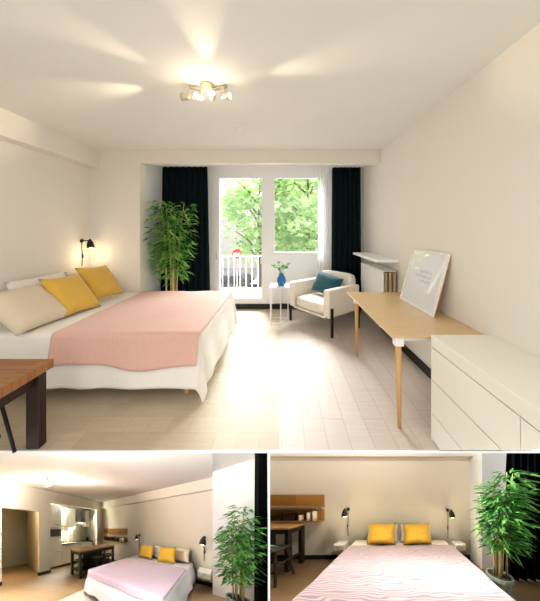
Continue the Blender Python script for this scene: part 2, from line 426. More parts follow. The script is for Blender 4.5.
# curtains
t = thing('curtain', 'black floor length curtain hanging left of the window behind the tall bamboo', 'curtain', (-1.7, 4.6, 0))
B().slab(curtain_fn((-2.13, 4.62), (-1.33, 4.62), .03, 2.6, 8, .035, 1, .12), 90, 12, .012).build('drape', M['curtain'], t, smooth=True)
B().tube([(-2.15, 4.62, 2.62), (-1.3, 4.62, 2.62)], .012, 8).build('rail', M['trimw'], t)
t = thing('curtain', 'black floor length curtain hanging right of the window behind the armchair', 'curtain', (1.15, 4.6, 0))
B().slab(curtain_fn((.9, 4.66), (1.4, 4.66), .03, 2.6, 6, .03, 2, .05), 70, 12, .012).build('drape', M['curtain'], t, smooth=True)
B().tube([(.8, 4.66, 2.62), (1.48, 4.66, 2.62)], .012, 8).build('rail', M['trimw'], t)
tag(B().grid(curtain_fn((.66, 4.76), (.97, 4.76), .1, 2.58, 7, .018, 3), 60, 8).build('sheer_curtain', M['sheer'], at=(.8, 4.76, .1), smooth=True), 'sheer white voile curtain gathered at the right of the window', 'curtain')

# ---- bed
bx0, bx1, by0, by1, bt = XL-.02, -.72, 2.3, 3.86, .57
t = thing('bed', 'large bed with white bedding below the wall lamp, pink blanket over its foot', 'bed', (-1.7, 3.0, 0))
B().box(bx0, bx1-.06, by0+.06, by1-.04, .09, .26, .01).build('base', M['ecru'], t)
B().cuts(bx0, bx1-.01, by0+.01, by1-.01, .26, bt-.012, 4).build('mattress', M['linen'], t, smooth=True)
for lx in (bx1-.16, bx0+.2):
    for ly in (by0+.1, by1-.12): B().lathe([(.022,0),(.03,.095)], (lx, ly, 0), 10).build('leg', M['oakleg'], t)
B().slab(drape_fn(bx0, bx1, by0, by1, bt, bx0+.0, bx1+.43, by0-.43, by1+.1, .009, 15, .045, 1), 110, 90, .008).build('bedspread', M['linen'], t, smooth=True)
tag(B().slab(drape_fn(bx0, bx1+.015, by0-.026, by1, bt+.018, -2.02, bx1-.0, by0-.28, by1+.06, .009, 15, .05, 1, lump=.009, hem=.035), 80, 80, .01).build('blanket', M['pink'], at=(-1.4, 3, bt), smooth=True), 'salmon pink wool blanket spread over the foot of the bed by the window', 'blanket')
pillow('pillow', 'large ecru pillow leaning at the near left of the main bed', (-2.44, 2.50, .75), .56, .52, .18, R(86), R(-52), M['tan'], seed=2)
pillow('pillow', 'white pillow propped on the wall behind the yellow cushions of the main bed', (-2.70, 2.95, .77), .72, .42, .16, R(90), R(-20), M['linen'], seed=5)
pillow('pillow', 'cream pillow propped on the wall at the far end of the main bed', (-2.72, 3.56, .76), .48, .40, .14, R(90), R(-20), M['ecru'], seed=9)
pillow('cushion', 'mustard yellow cushion in front, next to the ecru pillow of the main bed', (-2.36, 2.92, .775), .47, .50, .14, R(86), R(-41), M['yellow'], group='mustard cushions on the main bed', roll=R(4), seed=3)
pillow('cushion', 'mustard yellow cushion nearest to the wall lamp on the main bed', (-2.42, 3.47, .80), .48, .50, .14, R(84), R(-38), M['yellow'], group='mustard cushions on the main bed', roll=R(4), seed=7)

# ---- wall lamp by the bed
def sconce(label, base, out, F, side, drop, group=None, s=1.0):
    """base on the wall, out = unit vector from the wall, side = unit vector along it"""
    b0, n, e = Vector(base), Vector(out), Vector(side)
    t = thing('wall_lamp', label, 'lamp', base, F, group)
    B().tube([b0, b0+n*.02*s], .032*s, 14).build('wall_plate', M['blackmetal'], t, F)
    B().tube([b0+n*.02*s, b0+n*.13*s, b0+n*.15*s-Vector((0,0,.02*s))], .009*s, 8).build('arm', M['blackmetal'], t, F, smooth=True)
    p = b0+n*.15*s; d = (Vector((0,0,-1))+n*.15+e*.35).normalized()
    B().tube([p+d*-.03*s, p+d*.0, p+d*.045*s, p+d*.12*s], [.012*s, .028*s, .05*s, .058*s], 16).build('lamp_shade', M['blackmetal'], t, F, smooth=True)
    B().tube([p+d*.10*s, p+d*.13*s], [.03*s, .02*s], 10).build('bulb', M['bulb'], t, F)
    if drop:
        q = b0+n*.012
        B().tube([q, q-Vector((0,0,drop*.3))+e*.02, q-Vector((0,0,drop*.65))-e*.015+n*.01, q-Vector((0,0,drop))+e*.015], .005*s, 6).build('cord', M['blackmetal'], t, F, smooth=True)
        c = q-Vector((0,0,drop*.62))-e*.013+n*.01
        B().tube([c-Vector((0,0,.03)), c+Vector((0,0,.03))], .012*s, 8).build('cord_switch', M['blackmetal'], t, F)
    return t
sconce('small black metal wall lamp over the pillows of the main bed', (XL-.12, 3.78, 1.33), (1,0,0), main, (0,-.1,0), .36, s=.85)

# ---- bamboo in the bay
bamboo('potted_bamboo', 'tall leafy bamboo in front of the black curtain left of the window', (-1.8, 4.28, 0), 1.95, .30, main, 7, 1200, .14, M['leaf'], 11, .3, .15, .3)

# ---- ceiling spotlight
def spotlight(label, c, F, k=1.0):
    c = Vector(c); t = thing('ceiling_spotlight', label, 'ceiling light', c, F)
    bar = B()
    pts = []
    for i in range(13):
        a = -1+2*i/12; pts.append(c+Vector((a*.16*k, .03*math.cos(a*1.5)*k, -.02*k-.012*math.cos(a*PI/2)*k)))
    bar.tube(pts, .014*k, 8); bar.build('bar', M['metal'], t, F, smooth=True)
    B().lathe([(.05*k,-.001),(.055*k,-.015*k),(.045*k,-.03*k),(.0*k+.01,-.034*k)], c, 18).build('ceiling_plate', M['metal'], t, F)
    hs = []
    for hx, hy, dx, dy, dz in ((-.15,0,-1,.15,.10),(-.05,.02,-.75,-.75,.05),(.04,.03,.15,-1,.35),(.14,0,1,-.35,.05)):
        p = c+Vector((hx*k, hy*k-.01*k, -.03*k)); q = p-Vector((0,0,.085*k)); d = Vector((dx, dy, dz)).normalized()
        B().tube([p, q], .006*k, 6).build('stem', M['metal'], t, F)
        h = B().tube([q-d*.02*k, q+d*.0, q+d*.045*k, q+d*.055*k], [.012*k, .022*k, .032*k, .033*k], 14); ho = h.build('spot_head', M['metal'], t, F, smooth=True)
        B().tube([q+d*.054*k, q+d*.058*k], .026*k, 14).build('lens', M['bulb'], ho, F)
        hs.append((F(q+d*.075*k), d))
    return t, hs
t, heads = spotlight('four headed nickel ceiling spotlight above the foot of the main bed', (-.62, 2.15, H), main)
for (p, d), e, up in zip(heads, (14, 7, 8, 9), (.06, .06, .10, .08)):
    lamp('SPOT', 'spot_beam', p, e*2.2, (1, .82, .55), .012, (d.x, d.y, up*.5), 34, .9)
tag(B().lathe([(.03,0),(.028,-.012),(.012,-.02)], (-.52, 3.1, H), 14).build('ceiling_hook', M['white'], at=(-.52, 3.1, H)), 'tiny white ceiling rose between the spotlight and the window', 'ceiling hook')

# ---- armchair (local axes: x across, y to the front) ----
def armchair(label, cx, cy, rz):
    T = Matrix.Translation((cx, cy, 0)) @ Matrix.Rotation(rz, 4, 'Z')
    t = thing('armchair', label, 'armchair', (cx, cy, 0))
    W, D = .43, .36
    B().cuts(-W+.11, W-.11, -D+.12, D-.01, .27, .44, 3, T=T).build('seat', M['chair'], t, smooth=True)
    for s in (-1, 1):
        a, b = sorted((s*W, s*(W-.11)))
        B().box(a, b, -D+.02, D, .26, .65, .025, 3, T=T).build('armrest', M['chair'], t)
        for yy in (D-.05, -D+.07):
            B().box(s*W-.014+s*.014, s*W+.014+s*.014, yy-.016, yy+.016, 0, .40, .002, 1, T=T).build('leg', M['blackmetal'], t)
    Tb = T @ Matrix.Translation((0, -D+.1, .3)) @ Matrix.Rotation(R(9), 4, 'X')
    B().cuts(-W+.10, W-.10, -.09, .09, -.02, .50, 3, T=Tb).build('backrest', M['chair'], t, smooth=True)
    B().box(-W+.1, W-.1, D-.06, D-.015, .245, .275, T=T).box(-W+.1, W-.1, -D+.03, -D+.1, .245, .275, T=T).build('under_frame', M['chair'], t)
    return T
TA = armchair('cream upholstered armchair with black metal legs, standing before the radiator', .66, 4.12, R(128))
# front faces lower left of the picture
T = TA @ Matrix.Translation((-.02, -.05, .62)) @ Matrix.Rotation(R(24), 4, 'X') @ Matrix.Rotation(R(-7), 4, 'Y')
tag(B().pillow(.56, .34, .15, T, seed=4).build('cushion', M['teal'], at=tuple(T.translation-Vector((0,0,.15))), smooth=True), 'dark teal velvet cushion lying in the cream armchair', 'cushion')

# ---- side table, vase, greenery
t = thing('side_table', 'small white metal side table with thin legs, left of the armchair', 'table', (0, 4.22, 0))
B().box(-.2, .12, 4.06, 4.38, .565, .59, .004, 1).build('tabletop', M['trimw'], t)
for lx, ly in ((-.18, 4.08), (-.02, 4.09), (.10, 4.36), (-.18, 4.36)): B().tube([(lx, ly, 0), (lx, ly, .566)], .008, 8).build('leg', M['trimw'], t)
B().tube([(-.18, 4.08, .012), (-.02, 4.08, .012), (.10, 4.36, .012), (-.18, 4.36, .012), (-.18, 4.08, .012)], .007, 6).build('foot_ring', M['trimw'], t)
tag(B().lathe([(.045,0),(.068,.03),(.075,.08),(.062,.13),(.04,.165),(.038,.185),(.045,.19),(.034,.188),(.03,.16)], (-.01, 4.2, .59), 24).build('vase', M['blue'], at=(-.01, 4.2, .59), smooth=True), 'cobalt blue ceramic vase on the small white side table', 'vase')
t = thing('leafy_sprigs', 'bunch of green leafy sprigs standing in the blue vase', 'plant', (-.01, 4.2, .74))
rnd = random.Random(5); lb = B()
for i in range(9):
    a = 2*PI*i/9; e = Vector((-.01+.17*math.cos(a)*(.5+.5*rnd.random()), 4.2+.12*math.sin(a), .88+.11*rnd.random()))
    p0 = Vector((-.01, 4.2, .74)); mid = Vector((-.01, 4.2, .84)).lerp(e, .35)
    B().tube([p0, mid, e], .004, 5).build('stem', M['leaf'], t)
    for k in range(9):
        q = mid.lerp(e, .2+.8*rnd.random()); dd = Vector((rnd.uniform(-1,1), rnd.uniform(-1,1), rnd.uniform(-.3,.8))).normalized()
        sd = dd.cross(Vector((rnd.random(), rnd.random(), 1))).normalized()*.016; L = .05
        V = [lb.bm.verts.new(c) for c in (q, q+dd*L*.5+sd, q+dd*L, q+dd*L*.5-sd)]; lb.bm.faces.new(V)
lb.build('foliage', M['leaf2'], t)

# ---- radiator and its shelf
t = thing('radiator', 'white panel radiator on the right wall between armchair and desk', 'radiator', (1.4, 3.75, .27))
B().box(1.28, 1.305, 3.32, 4.22, .27, .95, .008, 2).build('front_panel', M['radw'], t)
for i in range(3):
    x = 1.318+i*.055
    B().box(x, x+.034, 3.33, 4.2, .29, .94, .008, 2).build('column_row', M['radd'], t)
B().box(1.29, 1.47, 3.34, 4.2, .951, .962).build('top_grille', M['radw'], t)
B().tube([(1.33, 3.3, .33), (1.33, 3.27, .33), (1.45, 3.27, .33)], .014, 8).build('valve', M['steel'], t)
B().box(1.478, 1.498, 3.5, 3.54, .4, .9).build('bracket', M['radw'], t); B().box(1.478, 1.498, 4.0, 4.04, .4, .9).build('bracket', M['radw'], t)
tag(B().box(1.2, 1.498, 3.32, 4.4, 1.07, 1.105, .006, 2).build('wall_shelf', M['trimw'], at=(1.4, 3.8, 1.07)), 'white shelf board on the wall just over the radiator', 'shelf')

# ---- desk
t = thing('desk', 'long light oak desk against the right wall with tapered oak legs', 'desk', (1.15, 2.5, 0))
B().box(.80, 1.495, 1.90, 3.22, .70, .72, .004, 1).build('tabletop', M['oak'], t)
for ly in (1.96, 3.06):
    B().tube([(.885, ly, 0), (.878, ly, .55), (.875, ly, .63)], [.013, .022, .024], 14).build('leg', M['oakleg'], t, smooth=True)
    B().box(.842, .908, ly-.03, ly+.03, .625, .70, .006, 2).build('leg_bracket', M['white'], t)
B().box(.93, 1.47, 1.985, 2.015, .645, .70).build('cross_rail', M['white'], t)
B().box(1.44, 1.495, 2.02, 3.12, .645, .70).build('wall_rail', M['white'], t)
B().tube([(.86, 2.02, .69), (.86, 3.0, .69)], .008, 6).build('slide_rod', M['steel'], t)
# framed print leaning on the wall
t = thing('picture_frame', 'white framed pale print leaning against the wall on the oak desk', 'picture', (1.38, 2.62, .72))
# lean: bottom edge away from the wall, top edge touching it
P0 = Vector((1.325, 2.30, .722)); P1 = Vector((1.325, 2.93, .722)); up = Vector((.15, 0, .56)); th = Vector((.018, 0, -.005))
def fr(a, b): return P0+(P1-P0)*a+up*b
def board(b, a0, a1, b0, b1, k0, k1):
    vs = [fr(a, c)+th*k for k in (k0, k1) for a, c in ((a0,b0),(a1,b0),(a1,b1),(a0,b1))]
    v = [b.bm.verts.new(c) for c in vs]
    for q in ((0,1,2,3),(7,6,5,4),(0,4,5,1),(1,5,6,2),(2,6,7,3),(3,7,4,0)): b.bm.faces.new([v[i] for i in q])
    return b
b = B(); board(b,0,.03,0,1,0,1); board(b,.97,1,0,1,0,1); board(b,.03,.97,0,.035,0,1); board(b,.03,.97,.965,1,0,1); b.build('frame', M['white'], t)
board(B(), .03,.97,.035,.965,.6,.95).build('print', M['paper'], t)
b = B(); rnd = random.Random(3)
for row, n_, y0 in ((0, 7, .60), (1, 9, .52), (2, 6, .44)):
    for k in range(n_):
        a = .28+.05*k+.01*rnd.random(); hh = .03+.03*rnd.random(); board(b, a, a+.022+.015*rnd.random(), y0, y0+hh, .56, .6)
b.build('drawn_marks', M['ink'], t)
board(B(), .03,.97,.035,.965,.3,.35).build('glass', M['pglass'], t)
board(B(), .0,1,.0,1,1.0,1.3).build('back_board', M['oakleg'], t)

# ---- chest of drawers
t = thing('chest_of_drawers', 'wide white chest of drawers against the right wall in front of the desk', 'chest of drawers', (1.28, 1.6, 0))
KW = dict(clip=(EDGE,))
B().box(1.085, 1.498, .62, 1.85, 0, .735, .003, 1).build('carcass', M['gapm'], t, **KW)
B().box(1.06, 1.499, .60, 1.853, .665, .748, .004, 1).build('top', M['cab'], t)
B().box(1.062, 1.498, 1.838, 1.852, 0, .664).build('side_panel', M['cab'], t, **KW)
for z0, z1 in ((.432, .659), (.197, .426), (.012, .191)):
    for y0, y1 in ((1.163, 1.838), (.62, 1.157)):
        if z1 > 1.5-.85*y1+.02: B().box(1.062, 1.084, y0, y1, z0, z1, .002, 1).build('drawer_front', M['cab'], t, **KW)

# ---- butcher block table at the left
t = thing('butcher_block_table', 'butcher block table with dark legs at the left, near the side of the bed', 'table', (-1.9, 1.55, 0))
tz = .583
B().box(-2.5, -1.612, 1.28, 1.84, tz-.058, tz, .006, 2).build('tabletop', M['butcher'], t)
for lx in (-1.745, -2.47):
    for ly in (1.79, 1.31): B().box(lx, lx+.09, ly-.022, ly+.04, 0, tz-.058, .004, 1).build('leg', M['darkwood'], t)
B().box(-1.715, -1.69, 1.35, 1.77, tz-.16, tz-.058).build('apron', M['darkwood'], t)
B().box(-2.38, -1.745, 1.785, 1.81, tz-.13, tz-.058).build('apron', M['darkwood'], t)
B().box(-2.38, -1.745, 1.33, 1.355, tz-.13, tz-.058).build('apron', M['darkwood'], t)
t = thing('bar_stool', 'black bent metal stool tucked below the butcher block table', 'stool', (-1.95, 1.66, 0))
B().lathe([(.12,.375),(.13,.385),(.13,.395),(.11,.402)], (-1.93, 1.62, 0), 20).build('seat', M['blackmetal'], t, smooth=True)
for sx, sy in ((1,1),(1,-1),(-1,1),(-1,-1)):
    B().tube([(-1.93+sx*.07, 1.62+sy*.07, .38), (-1.93+sx*.09, 1.62+sy*.09, .33), (-1.93+sx*.13, 1.62+sy*.13, 0)], .011, 8).build('leg', M['blackmetal'], t, smooth=True)
B().tube([(-1.93+.115*math.cos(a), 1.62+.115*math.sin(a), .14) for a in [2*PI*i/20 for i in range(21)]], .008, 6).build('foot_ring', M['blackmetal'], t, smooth=True)

# ================================================================== OUTSIDE
struct('ground_street', B().box(-30, 34, 5.7, 60, -3.12, -3.0), M['asphalt'])
struct('balcony_slab', B().box(-1.9, 1.6, YW+.26, YW+1.3, -.12, .05), M['stone'])
t = thing('balcony_railing', 'white metal balcony railing outside the glazed door', 'railing', (-.2, 6.0, .05))
B().box(-1.8, 1.5, 5.98, 6.02, .86, .89).build('top_rail', M['trimw'], t); B().box(-1.8, 1.5, 5.985, 6.015, .12, .15).build('bottom_rail', M['trimw'], t)
for i in range(25):
    x = -1.78+i*.136; B().tube([(x, 6, .05 if i % 8 == 0 else .13), (x, 6, .87)], .011, 6).build('baluster', M['trimw'], t)
def tree(label, x, y, z0, h, r, seed, n=1500, ls=.3, hb=.35):
    rnd = random.Random(seed); t = thing('street_tree', label, 'tree', (x, y, z0), group='street trees outside the window')
    tb = B().tube([(x, y, z0), (x+.1, y, z0+h*.3), (x-.05, y, z0+h*.6), (x, y, z0+h*.9)], [.16,.13,.09,.03], 8)
    for k in range(10):
        a = rnd.random()*2*PI; q = .35+.45*rnd.random()
        tb.tube([(x, y, z0+h*q), (x+r*.4*math.cos(a), y+r*.4*math.sin(a), z0+h*(q+.1)), (x+r*.8*math.cos(a), y+r*.8*math.sin(a), z0+h*(q+.16))], [.06,.04,.015], 6)
    tb.build('trunk', M['bark'], t, smooth=True)
    lb = B(); cl = []
    for k in range(34):
        a = rnd.random()*2*PI; q = rnd.random(); rr = r*math.sqrt(rnd.random())*(.45+.55*math.sin(PI*(.15+.8*q)))
        cl.append(Vector((x+rr*math.cos(a), y+rr*math.sin(a), z0+h*(hb+(1-hb)*q))))
    for i in range(n):
        c = rnd.choice(cl); v = Vector((rnd.gauss(0,1), rnd.gauss(0,1), rnd.gauss(0,.7)))*r*.2; p = c+v
        d = Vector((rnd.uniform(-1,1), rnd.uniform(-1,1), rnd.uniform(-.6,.6))).normalized(); s = d.cross(Vector((rnd.random(), rnd.random(), 1))).normalized()
        L = ls*(.6+.8*rnd.random()); V = [lb.bm.verts.new(q) for q in (p, p+d*L*.5+s*L*.3, p+d*L, p+d*L*.5-s*L*.3)]; lb.bm.faces.new(V)
    lb.build('crown', M['treeleaf'], t)
tree('leafy street tree seen through the pane of the glazed door', -1.15, 13.5, -3, 7.6, 2.0, 3, 3200, .34, .42)
tree('leafy street tree filling the right hand window pane', 1.3, 13.0, -3, 8.2, 2.3, 8, 3600, .34, .36)
tree('paler street tree farther off, behind the two nearer trees', 3.4, 21, -3, 9.5, 3.0, 14, 2600, .5, .3)
t = thing('apartment_building', 'pale apartment building across the street behind the trees', 'building', (-3, 30, -3))
B().box(-16, 15, 30, 40, -3, 11).build('wall', M['stone'], t)
for r_ in range(3):
    for c_ in range(9):
        x = -11+c_*2.8; z = -1.6+r_*3.2
        f_ = B().box(x, x+1.3, 29.94, 30, z, z+1.9).build('window', M['trimw'], t)
        B().box(x+.1, x+1.2, 29.92, 29.95, z+.1, z+1.8).build('pane', M['winblind'], f_)
def car(label, x, y, rz, m, L=4.2):
    t = thing('parked_car', label, 'car', (x, y, -3), group='cars parked in the street')
    T = Matrix.Translation((x, y, -3)) @ Matrix.Rotation(rz, 4, 'Z')
    def pr(poly, hw, nm, mm):
        b = B(); b.prism([(p*L, q) for p, q in poly], -hw, hw); bmesh.ops.transform(b.bm, matrix=T, verts=b.bm.verts); return b.build(nm, mm, t)
    pr([(-.5,.3),(.5,.3),(.5,.65),(.47,.82),(.25,.92),(-.25,.95),(-.46,.9),(-.5,.6)], .85, 'body', m)
    pr([(-.36,.93),(.22,.9),(.08,1.42),(-.24,1.45)], .74, 'cabin', M['carglass'])
    pr([(-.25,1.44),(.085,1.41),(.06,1.47),(-.22,1.5)], .72, 'roof', m)
    for s in (-1, 1):
        for q in (-.31, .31):
            b = B().tube([(s*.72, q*L, .33), (s*.88, q*L, .33)], .33, 18); bmesh.ops.transform(b.bm, matrix=T, verts=b.bm.verts); b.build('wheel', M['tyre'], t)
car('dark car parked in the street behind the balcony railing', -3.4, 17.5, R(80), M['card'])
car('silver car parked in the street near the red sign', -1.4, 15.2, R(84), M['carw'])
car('silver car parked across the street below the trees', 3.2, 22, R(95), M['carw'])
t = thing('road_sign', 'round red road sign with a white bar outside the glazed door', 'sign', (-1.62, 9.5, -3))
B().tube([(-1.64, 9.5, -3), (-1.64, 9.5, .78)], .03, 8).build('post', M['steel'], t)
B().tube([(-1.64, 9.44, .60), (-1.64, 9.47, .60)], .17, 28).build('disc', M['red'], t)
B().box(-1.76, -1.52, 9.425, 9.44, .565, .635).build('bar', M['paper'], t)

# ================================================================== LOWER STOREY
# party wall between the two lower rooms
pw = B()
def pv(y, off, z): return (-.05*y+off, y, z)
for nm in (0,):
    v = [pw.bm.verts.new(c) for c in (pv(1.765,-.007,-3), pv(1.765,.007,-3), pv(9,.03,-12), pv(9,-.03,-12), pv(1.765,-.007,-.0145), pv(1.765,.007,-.0145), pv(9,.03,-6.2), pv(9,-.03,-6.2))]
    for q in ((3,2,1,0),(4,5,6,7),(0,1,5,4),(1,2,6,5),(2,3,7,6),(3,0,4,7)): pw.bm.faces.new([v[i] for i in q])
struct('wall_party', pw, M['trimw'])

# ---------------- kitchen room (lower left) : p along bed wall, q out from it
K = kit
HK = 2.8
struct('floor_kitchen', B().box(-2.4, 7.5, -.1, 9, -.08, 0), M['floor_l'], K, clip=(FRONT, UNDER, PARTY_L))
struct('ceiling_kitchen', B().box(-.15, 4.5, -.1, 9, HK, HK+.08), M['ceil'], K, clip=(FRONT, UNDER, PARTY_L))
struct('wall_headboard', B().box(-.2, 5.6, -.15, 0, 0, HK), M['wall2'], K, clip=(FRONT, UNDER, PARTY_L))
struct('trim_6', B().box(0, 4.5, 0.001, .12, 2.5, HK), M['wall2'], K, clip=(FRONT, UNDER, PARTY_L))
wl = B()
wl.box(-.15, 0, 0, .35, 0, HK); wl.box(-.15, 0, 2.2, 2.5, 0, HK); wl.box(-.15, 0, 3.28, 9, 0, HK)
wl.box(-.15, 0, .35, 2.2, 2.42, HK); wl.box(-.15, 0, 2.5, 3.28, 2.07, HK)
struct('wall_kitchen', wl, M['wall2'], K, clip=(FRONT, UNDER, PARTY_L))
kn = B(); kn.box(-1.05, -.95, .2, 2.35, 0, HK); kn.box(-.95, -.15, .2, .349, 0, HK); kn.box(-.95, -.15, 2.2, 2.3, 0, HK)
struct('wall_kitchen_niche', kn, M['tile'], K, clip=(FRONT, UNDER, PARTY_L))
hw = B(); hw.box(-2.2, -2.05, 2.35, 4.4, 0, 2.4); hw.box(-2.05, -.151, 2.35, 2.46, 0, 2.4); hw.box(-2.05, -.151, 4.2, 4.3, 0, 2.4); hw.box(-2.2, -.151, 2.35, 4.3, 2.3, 2.4)
struct('wall_hallway', hw, M['hall'], K, clip=(FRONT, UNDER, PARTY_L))
struct('column_window', B().box(4.5, 5.5, .001, .4, 0, 3.6), M['trimw'], K, clip=(FRONT, UNDER, PARTY_L))
struct('baseboard_headboard', B().box(.02, 4.49, .001, .02, 0, .1), M['black'], K, clip=(FRONT, UNDER, PARTY_L))
bk = B(); bk.box(.001, .02, 2.19, 2.51, 0, .1); bk.box(.001, .02, 3.27, 4.5, 0, .1); bk.box(.001, .02, .02, .35, 0, .1); bk.box(-.15, .001, 2.501, 2.52, 0, .1); bk.box(-.15, .001, 2.18, 2.199, 0, .1)
struct('baseboard_kitchen', bk, M['black'], K, clip=(FRONT, UNDER, PARTY_L))

t = thing('kitchen_cupboard', 'tall white kitchen cupboard with a built in black oven', 'cabinet', (-.6, 1.96, 0), K)
B().box(-.94, -.32, 1.74, 2.19, .08, 2.4).build('body', M['cab'], t, K)
dr = B().box(-.319, -.30, 1.75, 2.18, .1, 1.0).build('door', M['cab'], t, K); B().box(-.299, -.285, 1.8, 1.95, .62, .64).build('handle', M['gapm'], dr, K)
dr = B().box(-.319, -.30, 1.75, 2.18, 1.62, 2.38).build('door', M['cab'], t, K); B().box(-.299, -.285, 1.8, 1.95, 1.66, 1.68).build('handle', M['gapm'], dr, K)
ov = B().box(-.319, -.295, 1.76, 2.17, 1.22, 1.5).build('oven_front', M['oven'], t, K); B().box(-.295, -.28, 1.8, 2.13, 1.52, 1.56).build('control_strip', M['steel'], t, K)
t = thing('base_cabinet', 'run of white kitchen base cabinets under the dark worktop', 'cabinet', (-.6, 1.0, 0), K)
B().box(-.93, -.34, .36, 1.73, .1, .87).build('body', M['cab'], t, K)
B().box(-.93, -.40, .36, 1.73, 0, .1).build('plinth', M['black'], t, K)
for i in range(3):
    q0 = .37+i*.455; dr = B().box(-.339, -.32, q0, q0+.445, .11, .86).build('door', M['cab'], t, K); B().box(-.319, -.305, q0+.12, q0+.32, .8, .815).build('handle', M['gapm'], dr, K)
tag(B().box(-.94, -.3, .351, 1.735, .87, .91, .004, 1).build('worktop', M['counter'], F=K, at=(-.6, 1, .87)), 'dark kitchen worktop lying on the white base cabinets', 'worktop')
t = thing('wall_cabinet', 'white kitchen wall cabinets left of the steel cooker hood', 'cabinet', (-.75, 1.4, 1.55), K)
B().box(-.94, -.6, 1.07, 1.73, 1.62, 2.4).build('body', M['cab'], t, K)
for i in range(2): B().box(-.599, -.58, 1.08+i*.325, 1.395+i*.325, 1.64, 2.38).build('door', M['cab'], t, K)
B().box(-.93, -.6, 1.08, 1.72, 1.52, 1.6).build('light_strip_shelf', M['steel'], t, K)
t = thing('wall_cabinet', 'white kitchen wall cabinet right of the steel cooker hood', 'cabinet', (-.75, .5, 1.55), K)
B().box(-.94, -.6, .36, .6, 1.62, 2.4).build('body', M['cab'], t, K); B().box(-.599, -.58, .37, .59, 1.64, 2.38).build('door', M['cab'], t, K)
t = thing('cooker_hood', 'steel chimney cooker hood over the dark worktop', 'hood', (-.75, .83, 1.75), K)
B().box(-.93, -.72, .72, .95, 1.84, 2.41).build('chimney', M['steel'], t, K); B().box(-.93, -.48, .62, 1.06, 1.76, 1.835, .01, 1).build('canopy', M['steel'], t, K)
t = thing('kitchen_tap', 'steel kitchen tap rising from the dark worktop', 'tap', (-.82, 1.2, .91), K)
B().tube([(-.82, 1.2, .91), (-.82, 1.2, 1.18), (-.78, 1.2, 1.24), (-.70, 1.2, 1.24), (-.68, 1.2, 1.18)], .014, 8).build('spout', M['steel'], t, K, smooth=True)
B().lathe([(.03,0),(.026,.04)], (-.82, 1.2, .91), 12).build('base', M['steel'], t, K)
tag(B().box(-.8, -.4, .62, 1.05, .911, .925, .004, 1).build('hob', M['oven'], F=K, at=(-.6, .85, .911)), 'black cooking hob set in the dark worktop', 'hob')
t = thing('kettle', 'dark kettle at the right end of the dark worktop', 'kettle', (-.55, .5, .911), K)
B().lathe([(.07,0),(.085,.04),(.07,.15),(.05,.19),(.015,.21)], (-.55, .5, .911), 16).build('body', M['blackmetal'], t, K, smooth=True)
B().tube([(-.55, .44, 1.08), (-.55, .39, 1.06), (-.55, .38, .98), (-.55, .42, .95)], .01, 6).build('handle', M['blackmetal'], t, K)
for i, (q, hh, lab) in enumerate(((1.42, .22, 'tall steel canister on the dark worktop beside the oven cupboard'), (1.58, .15, 'short steel canister on the dark worktop beside the oven cupboard'))):
    tag(B().lathe([(.045,0),(.045,hh*.85),(.03,hh*.9),(.028,hh)], (-.7, q, .911), 14).build('canister', M['steel'], F=K, at=(-.7, q, .911), smooth=True), lab, 'canister')
# hallway ceiling lamp
t = thing('hallway_lamp', 'small black ceiling lamp in the yellow hallway', 'ceiling light', (-.75, 3.05, 2.3), K)
B().lathe([(.13,0),(.13,-.06)], (-.75, 3.05, 2.3), 18).build('housing', M['blackmetal'], t, K); B().lathe([(.10,-.061),(.09,-.075)], (-.75, 3.05, 2.3), 18).build('diffuser', M['bulb'], t, K)

def island(label, F, p0, p1, q0, q1, h, topm, legr=.035, clip=(), panel=True):
    t = thing('kitchen_island', label, 'table', ((p0+p1)/2, (q0+q1)/2, 0), F)
    kw = dict(F=F, clip=clip)
    B().box(p0-.03, p1+.03, q0-.03, q1+.03, h-.05, h, .006, 1).build('tabletop', topm, t, **kw)
    for x in (p0, p1-2*legr):
        for y in (q0, q1-2*legr): B().box(x, x+2*legr, y, y+2*legr, 0, h-.05).build('leg', M['black'], t, **kw)
    ap = B(); ap.box(p0+.01, p0+.04, q0, q1, h-.15, h-.05); ap.box(p1-.04, p1-.01, q0, q1, h-.15, h-.05); ap.box(p0, p1, q0+.01, q0+.04, h-.15, h-.05); ap.box(p0, p1, q1-.04, q1-.01, h-.15, h-.05)
    ap.build('apron', M['black'], t, **kw)
    if not panel:
        B().box(p0+.02, p1-.02, q0+.02, q0+.06, .22, .27).build('foot_rail', M['black'], t, **kw)
        B().box(p1-.06, p1-.02, q0+.02, q1-.02, .22, .27).build('foot_rail', M['black'], t, **kw)
    if panel:
        B().box(p0+.02, p1-.02, q0+.02, q1-.02, .18, .22).build('shelf', M['black'], t, **kw)
        B().box(p0+.02, p1-.02, q0+.02, q1-.02, .45, .48).build('shelf', M['black'], t, **kw)
        B().box(p0+.2, p0+.23, q0+.3, q1-.3, .22, .7).build('back_panel', M['black'], t, **kw)
    return t
def stool(label, F, x, y, h, clip=(), group=None):
    t = thing('bar_stool', label, 'stool', (x, y, 0), F, group); kw = dict(F=F, clip=clip)
    B().box(x-.17, x+.17, y-.15, y+.15, h-.035, h, .01, 2).build('seat', M['black'], t, **kw)
    for sx, sy in ((1,1),(1,-1),(-1,1),(-1,-1)):
        B().tube([(x+sx*.12, y+sy*.1, h-.03), (x+sx*.19, y+sy*.17, 0)], .019, 8).build('leg', M['black'], t, **kw)
    for sy in (-1, 1): B().tube([(x-.165, y+sy*.145, .22), (x+.165, y+sy*.145, .22)], .013, 6).build('rung', M['black'], t, **kw)
    for sx in (-1, 1): B().tube([(x+sx*.155, y-.14, .34), (x+sx*.155, y+.14, .34)], .013, 6).build('rung', M['black'], t, **kw)
    return t
island('black kitchen island with a butcher block top in front of the kitchen niche', K, .72, 1.3, .47, 1.85, .86, M['butcher2'])
